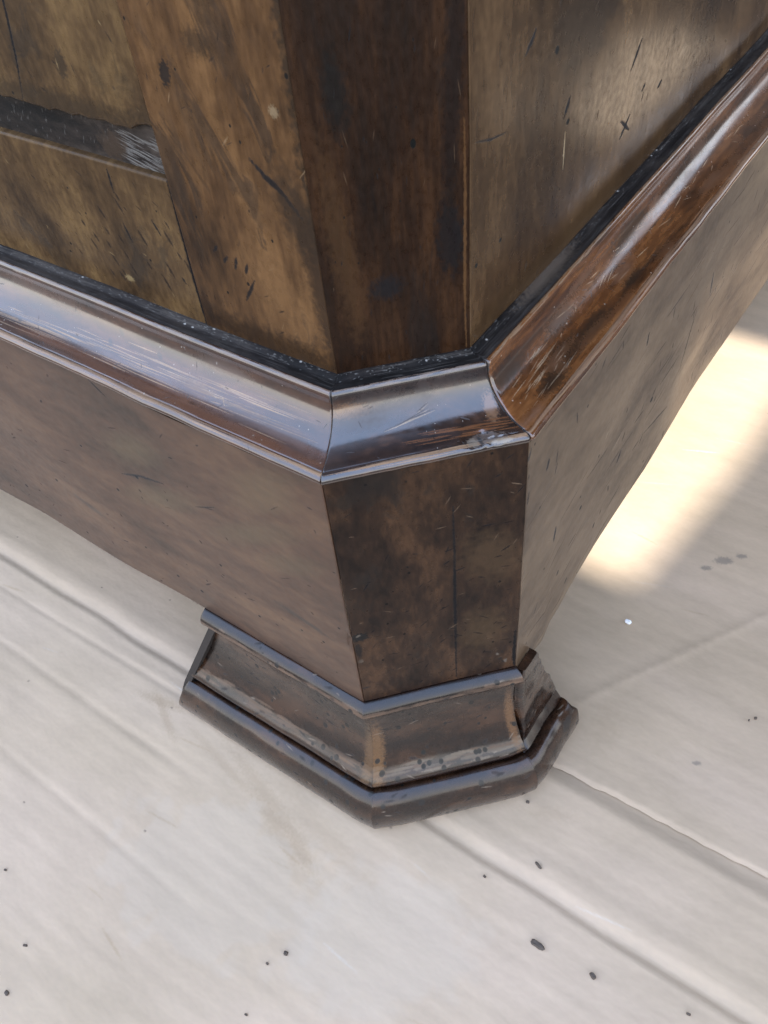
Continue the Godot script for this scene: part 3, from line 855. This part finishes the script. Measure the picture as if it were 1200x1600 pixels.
			for i in 5:
				var p := Vector2(cv.rng.randf_range(-2.0, -0.5), cv.rng.randf_range(0.05, 0.2))
				cv.patch(p, 0.016, 0.008, 0.6, Color(0.02, 0.014, 0.012), 0.7, 0.5)
		if k == 1:
			cv.patch(Vector2(0.07, 0.085), 0.075, 0.020, 0.05, Color(0.17, 0.080, 0.032), 0.7, 0.7, 0.05)
			cv.patch(Vector2(0.60, 0.16), 0.022, 0.05, 0.4, Color(0.20, 0.11, 0.06), 0.7, 0.7)
			for i in 26:
				var p := Vector2(cv.rng.randf_range(0.25, 0.55), 0.222 + cv.rng.randfn() * 0.012)
				cv.stroke([p, p + Vector2(cv.rng.randf_range(0.04, 0.16), 0.004)], 0.006, Color(0.14, 0.058, 0.025), 0.4, 0.0, -1.0)
			for q in [[0.20, 0.165, 0.36, 0.135], [0.24, 0.160, 0.38, 0.120], [0.27, 0.150, 0.40, 0.128], [0.33, 0.128, 0.38, 0.105]]:
				cv.stroke(pts(q), 0.004, Color(0.03, 0.02, 0.018), 0.8, 0.2, 0.2)
				cv.stroke([Vector2(q[0], q[1] + 0.004), Vector2(q[2], q[3] + 0.006)], 0.003, Color(0.34, 0.25, 0.16), 0.6, 0.1, 0.8)
			cv.patch(Vector2(0.36, 0.185), 0.016, 0.008, 0.2, Color(0.015, 0.012, 0.012), 0.8, 0.5)
			# the chip out of the lower edge
			cv.patch(Vector2(0.53, 0.268), 0.055, 0.022, 0.0, Color(0.10, 0.078, 0.066), 0.85, 0.4, 0.1, 0.35)
			cv.patch(Vector2(0.475, 0.275), 0.018, 0.018, 0.0, Color(0.16, 0.125, 0.09), 0.8, 0.5, 0.3)
			cv.patch(Vector2(0.56, 0.290), 0.035, 0.008, 0.0, Color(0.24, 0.19, 0.13), 0.8, 0.5, 0.3)
			cv.patch(Vector2(0.50, 0.275), 0.006, 0.02, 0.0, INK, 0.9, 0.5, 0.3, 0.1)
		if k == 2:
			for q in [[0.85, 0.20, 0.12, 0.03], [0.72, 0.235, 0.08, 0.03], [1.05, 0.22, 0.10, 0.025], [0.62, 0.10, 0.10, 0.04], [1.55, 0.10, 0.16, 0.03], [0.95, 0.12, 0.09, 0.03], [1.35, 0.225, 0.07, 0.018], [2.2, 0.1, 0.3, 0.03]]:
				cv.patch(Vector2(q[0], q[1]), q[2], q[3], 0.0, Color(0.020, 0.012, 0.008), 0.8, 0.8)
			cv.patch(Vector2(0.51, 0.10), 0.02, 0.03, 0.3, Color(0.24, 0.15, 0.06), 0.8, 0.6)
			for i in 34:
				var p := Vector2(cv.rng.randf_range(0.55, 0.82), cv.rng.randf_range(0.13, 0.24))
				cv.stroke([p, p + Vector2(cv.rng.randf_range(0.03, 0.12), cv.rng.randf_range(-0.012, 0.0))], 0.004, Color(0.30, 0.22, 0.14), cv.rng.randf_range(0.25, 0.7), 0.1, 0.8)
			for i in 40:
				var p := Vector2(cv.rng.randf_range(0.9, 2.6), cv.rng.randf_range(0.10, 0.2))
				cv.stroke([p, p + Vector2(cv.rng.randf_range(0.02, 0.1), cv.rng.randf_range(-0.02, 0.02))], 0.004, Color(0.44, 0.32, 0.20), cv.rng.randf_range(0.3, 0.8), 0.1, 0.8)
		for i in int(length * 16):      # dull, handled patches in the varnish
			cv.patch(Vector2(cv.rng.randf_range(ranges[k].x, ranges[k].y), cv.rng.randf_range(0.03, 0.28)), cv.rng.randf_range(0.03, 0.12), cv.rng.randf_range(0.010, 0.03), 0.0, tone.mid * 1.3, 0.35, 0.8, 0.45)
		cv.nicks(int(length * 26), 0.03, 0.005, 0.2, 1.5, Color(0.015, 0.010, 0.008), 0.6)
		for i in int(length * 22):
			var p := cv.px(Vector2(cv.rng.randf_range(ranges[k].x, ranges[k].y), cv.rng.randf_range(0.03, 0.28)))
			cv.dab(p.x, p.y, cv.rng.randf_range(0.8, 1.5), Color(0.5, 0.46, 0.40), 0.6, 0.3, 0.8)
		var joint := []
		var joint_2 := []
		for q in 9:
			var o := lerpf(-0.21, 0.01, q / 8.0)
			var c2: float = [0.0, 0.045, 0.085, 0.115, 0.150, 0.180, 0.215, 0.250, 0.300][q]
			if k == 0:
				joint.append(Vector2(left_corner(o).x, c2))
			elif k == 1:
				joint.append(Vector2(0.0, c2))
				joint_2.append(Vector2(0.644, c2))
			else:
				joint.append(Vector2(-right_corner(o).y, c2))
		cv.stroke(joint, [0.012, 0.010, 0.020][k], INK, 1.0, 0.3, 0.1, 0.2)
		if k == 1:
			cv.stroke(joint_2, 0.016, INK, 1.0, 0.3, 0.1, 0.2)
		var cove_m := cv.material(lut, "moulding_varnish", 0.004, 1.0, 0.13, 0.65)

		var a: Callable = [far_left, L, R][k]
		var b: Callable = [L, R, far_back][k]
		var s_of: Callable = [by_x, by_t, by_z][k]
		var ts: PackedFloat32Array = [ts_left, steps(0.60, 1.0, 0.014, 0), ts_right][k]
		var chip := func(s: float, o: float, _h: float) -> Vector2:
			if k == 1 and o > -0.05 and s > 0.44 and s < 0.62:
				var q := sin(PI * (s - 0.44) / 0.18)
				return Vector2(-0.012, -0.010) * q * (0.6 + 0.6 * wob2.get_noise_2d(s * 8.0, o * 20.0))
			if o > -0.02:
				return Vector2(wob2.get_noise_2d(s * 0.8, 4.0 + k) * 0.003, 0.0)
			return Vector2()
		var d := {"round_a": [0.0, 0.007, 0.016][k], "round_b": [0.007, 0.013, 0.0][k], "wobble": 0.004, "bend": chip}
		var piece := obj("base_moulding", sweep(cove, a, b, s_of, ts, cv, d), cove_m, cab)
		tag(piece, ["bluish dark moulding along the front with pale worn lines", "short dark moulding across the chamfered corner with chipped lower edge", "orange brown glossy moulding along the side"][k])
		var lcv := Canvas.new(8, 8, Vector2(ranges[k].x, -0.01), Vector2(ranges[k].y, 0.115), 1)
		obj("grimy_ledge", sweep(ledge, a, b, s_of, ts, lcv, d), ledge_m, piece)

func build_foot(cab: Node, L: Callable, R: Callable, by_x: Callable, by_z: Callable, by_t: Callable) -> void:
	var foot := Node3D.new()
	foot.name = "foot"
	cab.add_child(foot)
	var prof := []
	var raw := [[-0.06, 0.92], [0.0, 0.918], [0.012, 0.914], [0.024, 0.908], [0.036, 0.898], [0.044, 0.885], [0.047, 0.870], [0.044, 0.856], [0.036, 0.845], [0.024, 0.836], [0.012, 0.826], [0.004, 0.810], [0.0, 0.785], [-0.003, 0.75], [-0.004, 0.70], [-0.002, 0.65], [0.002, 0.60], [0.008, 0.55], [0.018, 0.50], [0.031, 0.455], [0.048, 0.415], [0.068, 0.385], [0.088, 0.362], [0.100, 0.348], [0.105, 0.336], [0.104, 0.322], [0.098, 0.300], [0.090, 0.283], [0.080, 0.272], [0.078, 0.264], [0.086, 0.268], [0.097, 0.276], [0.112, 0.279], [0.128, 0.275], [0.144, 0.264], [0.158, 0.249], [0.170, 0.230], [0.181, 0.204], [0.189, 0.172], [0.193, 0.138], [0.193, 0.105], [0.189, 0.072], [0.181, 0.042], [0.169, 0.017], [0.153, 0.002], [0.12, -0.01]]
	var row := 0.0
	for k in raw.size():
		if k:
			row += Vector2(raw[k][0] - raw[k - 1][0], raw[k][1] - raw[k - 1][1]).length()
		prof.append(Vector3(raw[k][0], raw[k][1], 1.25 - row))
	# the knocked-off return on the side keeps only the torus
	var side := []
	row = 0.0
	for k in raw.size():
		var o: float = raw[k][0]
		var y: float = raw[k][1]
		if y > 0.29:
			o = [0.0, 0.036][1 if y < 0.915 else 0] + (0.010 if y < 0.6 else 0.0)
			o = lerpf(o, 0.058, smoothstep(0.5, 0.3, y))
			y = minf(y, 0.905)
		if k:
			row += Vector2(raw[k][0] - raw[k - 1][0], raw[k][1] - raw[k - 1][1]).length()
		side.append(Vector3(o, y, 1.25 - row))
	var left_end := func(_o: float, h: float) -> Vector2:
		return Vector2(lerpf(-1.655, -1.345, clampf(h / 0.82, 0.0, 1.0)), _o)
	var right_end := func(o: float, h: float) -> Vector2:
		var z := lerpf(-0.826, -0.79, h / 0.36) if h < 0.36 else lerpf(-0.79, -0.60, (h - 0.36) / 0.5)
		return Vector2(o, z + wob2.get_noise_1d(h * 1.5) * 0.012)
	var tone := {"dark": Color(0.007, 0.004, 0.003), "mid": Color(0.017, 0.0085, 0.005), "light": Color(0.042, 0.021, 0.011), "contrast": 2.4, "sx": 3.5, "sy": 1.0, "f1": 5.0, "f2": 14.0, "f3": 50.0, "f4": 4.0, "ink": 0.5, "ink_at": 0.70, "rough": 0.26, "rough_var": 0.16}
	var ranges := [Vector2(-1.7, -0.35), Vector2(0.0, 0.6464), Vector2(0.35, 0.9)]
	var sizes := [Vector2i(832, 640), Vector2i(448, 704), Vector2i(320, 640)]
	for k in 3:
		var cv := Canvas.new(sizes[k].x, sizes[k].y, Vector2(ranges[k].x, -0.12), Vector2(ranges[k].y, 1.26), 500 + k)
		tone["seed"] = 500 + k * 11
		cv.wood(tone)
		var length: float = ranges[k].y - ranges[k].x
		var band := func(y: float, spread: float, c: Color, amount: int, alpha: float) -> void:
			for i in int(length * amount):
				var p := Vector2(cv.rng.randf_range(ranges[k].x - 0.05, ranges[k].y), y + cv.rng.randfn() * spread)
				cv.stroke([p, p + Vector2(cv.rng.randf_range(0.03, 0.14), 0.0)], 0.012, c * cv.rng.randf_range(0.6, 1.3), alpha, 0.08, -1.0)
		if k < 2:
			band.call(1.125, 0.008, Color(0.11, 0.066, 0.040), 50, 0.35)      # rubbed edge of the bead
			band.call(0.595, 0.014, Color(0.10, 0.060, 0.036), 50, 0.3)     # and of the hollow's lower edge
		if k == 1:
			band.call(0.60, 0.016, Color(0.15, 0.115, 0.08), 60, 0.3)
			cv.patch(Vector2(0.02, 0.72), 0.03, 0.2, 0.0, Color(0.16, 0.082, 0.032), 0.7, 0.8)
			cv.patch(Vector2(0.62, 0.75), 0.02, 0.2, 0.0, Color(0.15, 0.075, 0.032), 0.7, 0.8)
		if k == 0:
			cv.patch(Vector2(-0.45, 0.72), 0.03, 0.2, 0.0, Color(0.13, 0.07, 0.03), 0.6, 0.8)
		# dust along the foot of the torus
		cv.nicks(int(length * 60), 0.05, 0.012, 0.1, 0.6, Color(0.012, 0.009, 0.008), 0.5)
		cv.nicks(int(length * 30), 0.05, 0.006, 0.1, 0.8, Color(0.20, 0.16, 0.12), 0.4, 0.7)
		cv.holes(int(length * 80), 0.011)
		if k == 1:
			for q in [[0.20, 0.615], [0.215, 0.59], [0.24, 0.60], [0.29, 0.595], [0.44, 0.60], [0.455, 0.60], [0.48, 0.60], [0.22, 0.66], [0.60, 1.11], [0.26, 1.10], [0.32, 0.20], [0.33, 0.14]]:
				cv.hole(Vector2(q[0], q[1]), 0.010)
		if k == 2:
			for i in 30:
				cv.patch(Vector2(0.62 + cv.rng.randfn() * 0.1, 0.75 + cv.rng.randfn() * 0.12), 0.012, 0.010, cv.rng.randf() * 3.0, Color(0.10, 0.075, 0.055) if i % 2 else INK, 0.7, 0.5, 0.3, cv.rng.randf_range(0.40, 0.55))
			cv.patch(Vector2(0.70, 0.34), 0.04, 0.03, 0.5, INK, 0.8, 0.4, 0.3, 0.1)
		var m := cv.material(lut, "foot_wood", 0.007, 0.5, 0.17, 0.45)
		var a: Callable = [left_end, L, R][k]
		var b: Callable = [L, R, right_end][k]
		var bend := func(s: float, o: float, h: float) -> Vector2:
			var out := Vector2()
			if h < 0.4:      # the corner of the torus is worn round
				var e := absf(s + 0.37) if k == 0 else (s if k == 1 else 9.0)
				out.x -= 0.012 * exp(-e * e / 0.004) * smoothstep(0.4, 0.25, h)
				var e2 := (0.6464 - s) if k == 1 else (absf(s - 0.40) if k == 2 else 9.0)
				out.x -= 0.012 * exp(-e2 * e2 / 0.002)
			if k == 2:
				out.x += wob2.get_noise_2d(s * 1.2, h * 1.2) * 0.004
				if h > 0.29:
					out.x -= o * exp(-pow((s - 0.449) / 0.016, 2.0))
				if h < 0.3:
					out.y -= 0.025 * smoothstep(0.66, 0.76, s) * smoothstep(0.18, 0.26, h)
			out += Vector2(1, 0.4) * wob2.get_noise_2d(s * 0.6, h * 0.8 + k * 5.0) * 0.003
			return out
		var ts := steps(1.2, 2.0, 0.03, 1) if k == 0 else (steps(0.6, 1.0, 0.02, 0) if k == 1 else steps(0.4, 1.0, 0.014, 0))
		obj("foot_moulding", sweep(prof if k < 2 else side, a, b, [by_x, by_t, by_z][k], ts, cv, {"round_a": [0.012, 0.001, 0.002][k], "round_b": [0.001, 0.002, 0.012][k], "wobble": 0.004, "bend": bend}), m, foot)
	# the block behind the mouldings
	var rough := flat("foot_block_wood", Color(0.022, 0.016, 0.012), 0.8)
	var plan := PackedVector2Array([Vector2(-1.30, -0.02), Vector2(-0.45, -0.02), Vector2(-0.02, -0.46), Vector2(-0.02, -0.60), Vector2(-0.25, -0.60), Vector2(-0.55, -0.25), Vector2(-1.30, -0.25)])
	obj("foot_block", prism(plan, 0.0, 0.915), rough, foot)
	# its sawn end, seen past the hollow
	var st := SurfaceTool.new()
	st.begin(Mesh.PRIMITIVE_TRIANGLES)
	st.set_smooth_group(-1)
	var fp := [Vector3(-1.345, 0.80, -0.01), Vector3(-1.585, 0.25, 0.12), Vector3(-1.63, 0.1, 0.16), Vector3(-1.645, 0.0, 0.15)]
	var shape := PackedVector3Array()
	for p in fp:
		shape.append(p)
	for k in 3:
		var p := shape[k]
		var q := shape[k + 1]
		var thick := Vector3(0.045, 0.012, 0)
		var bk := Vector3(0, 0, -1)
		for quad in [[p, q, q + thick, p + thick], [p, p * Vector3(1, 1, 0) + bk * 0.25, q * Vector3(1, 1, 0) + bk * 0.25, q], [p + thick, q + thick, (q + thick) * Vector3(1, 1, 0) + bk * 0.25, (p + thick) * Vector3(1, 1, 0) + bk * 0.25]]:
			for t in [0, 1, 2, 0, 2, 3]:
				st.add_vertex(quad[t] * U)
	st.generate_normals()
	obj("end_board", st.commit(), rough, foot)

# ------------------------------------------------------------------ crumbs on the cardboard

func build_crumbs() -> void:
	var list := [
		[0.494, 0.195, 0.072, 0.030, 0.5, "largest dark wood chip on the cardboard, in front of the foot's right half"],
		[0.341, -0.105, 0.046, 0.014, 0.9, "thin dark splinter beside the long crease, nearest the foot's right corner"],
		[-0.404, 0.819, 0.024, 0.022, 0.2, "round dark crumb well in front of the foot's left corner"],
		[0.741, 0.177, 0.036, 0.022, 1.0, "dark wood chip close to the crease, right of the largest chip"],
		[-1.416, 1.441, 0.026, 0.014, 0.0, "flat dark crumb near the left edge of the cardboard in view"],
		[-1.333, 1.615, 0.030, 0.022, 0.6, "dark crumb in the bottom left corner of the view"],
		[0.160, 0.069, 0.018, 0.012, 0.7, "tiny dark crumb just in front of the foot, by the crease"],
		[0.909, -1.312, 0.018, 0.014, 0.0, "larger of two dark crumbs together on the rear cardboard sheet"],
		[0.886, -1.285, 0.012, 0.010, 0.0, "smaller of two dark crumbs together on the rear cardboard sheet"],
		[-0.396, 1.098, 0.018, 0.010, 0.4, "small dark crumb at the bottom edge, nearest the middle of the view"],
		[-0.446, 0.896, 0.014, 0.012, 0.4, "small dark crumb just below the round crumb in front"],
		[1.121, 0.097, 0.020, 0.012, 0.3, "dark crumb in the bottom right corner of the view"],
		[-1.767, 1.271, 0.016, 0.012, 0.3, "dark crumb at the left edge of the view, level with the foot's front"],
		[0.159, -0.342, 0.020, 0.016, 0.1, "dark crumb touching the right front edge of the foot"],
	]
	var dark := flat("wood_crumb", Color(0.085, 0.066, 0.052), 0.85)
	var rng := RandomNumberGenerator.new()
	rng.seed = 77
	for k in list.size():
		var q: Array = list[k]
		var big: bool = q[2] > 0.03
		var o := obj("wood_chip" if big else "wood_crumb", crumb(q[2] * 0.85, q[3] * 0.85, minf(q[3], 0.013), rng), dark, self)
		o.position = Vector3(q[0], 0.004 if q[1] > -0.5 else 0.028, q[1]) * U
		o.rotation.y = -q[4] + 0.5
		tag(o, q[5], "wood chip" if big else "crumb", "dark wood crumbs lying on the cardboard")
	var white := obj("plaster_flake", crumb(0.036, 0.028, 0.012, rng), flat("plaster", Color(0.85, 0.85, 0.84), 0.7), self)
	white.position = Vector3(0.143, 0.028, -1.526) * U
	tag(white, "small white flake on the cardboard right of the cabinet's side", "flake")

func crumb(a: float, b: float, c: float, rng: RandomNumberGenerator) -> ArrayMesh:
	var st := SurfaceTool.new()
	st.begin(Mesh.PRIMITIVE_TRIANGLES)
	st.set_smooth_group(-1)
	var n := 9
	var ring := []
	for j in 3:
		var r: float = [0.92, 1.0, 0.72][j]
		var loop := []
		for i in n:
			var t := TAU * i / n
			var e := Vector2(pow(absf(cos(t)), 0.6) * signf(cos(t)), pow(absf(sin(t)), 0.6) * signf(sin(t)))
			loop.append(Vector3(e.x * a * 0.5, c * [-0.1, 0.4, 1.0][j], e.y * b * 0.5) * Vector3(r, 1, r) * rng.randf_range(0.82, 1.15))
		ring.append(loop)
	for j in 2:
		for i in n:
			var k := (i + 1) % n
			for v in [ring[j][i], ring[j + 1][i], ring[j][k], ring[j][k], ring[j + 1][i], ring[j + 1][k]]:
				st.add_vertex(v * U)
	for i in n:
		for v in [Vector3(0, c * 1.05, 0), ring[2][(i + 1) % n], ring[2][i]]:
			st.add_vertex(v * U)
	st.generate_normals()
	return st.commit()
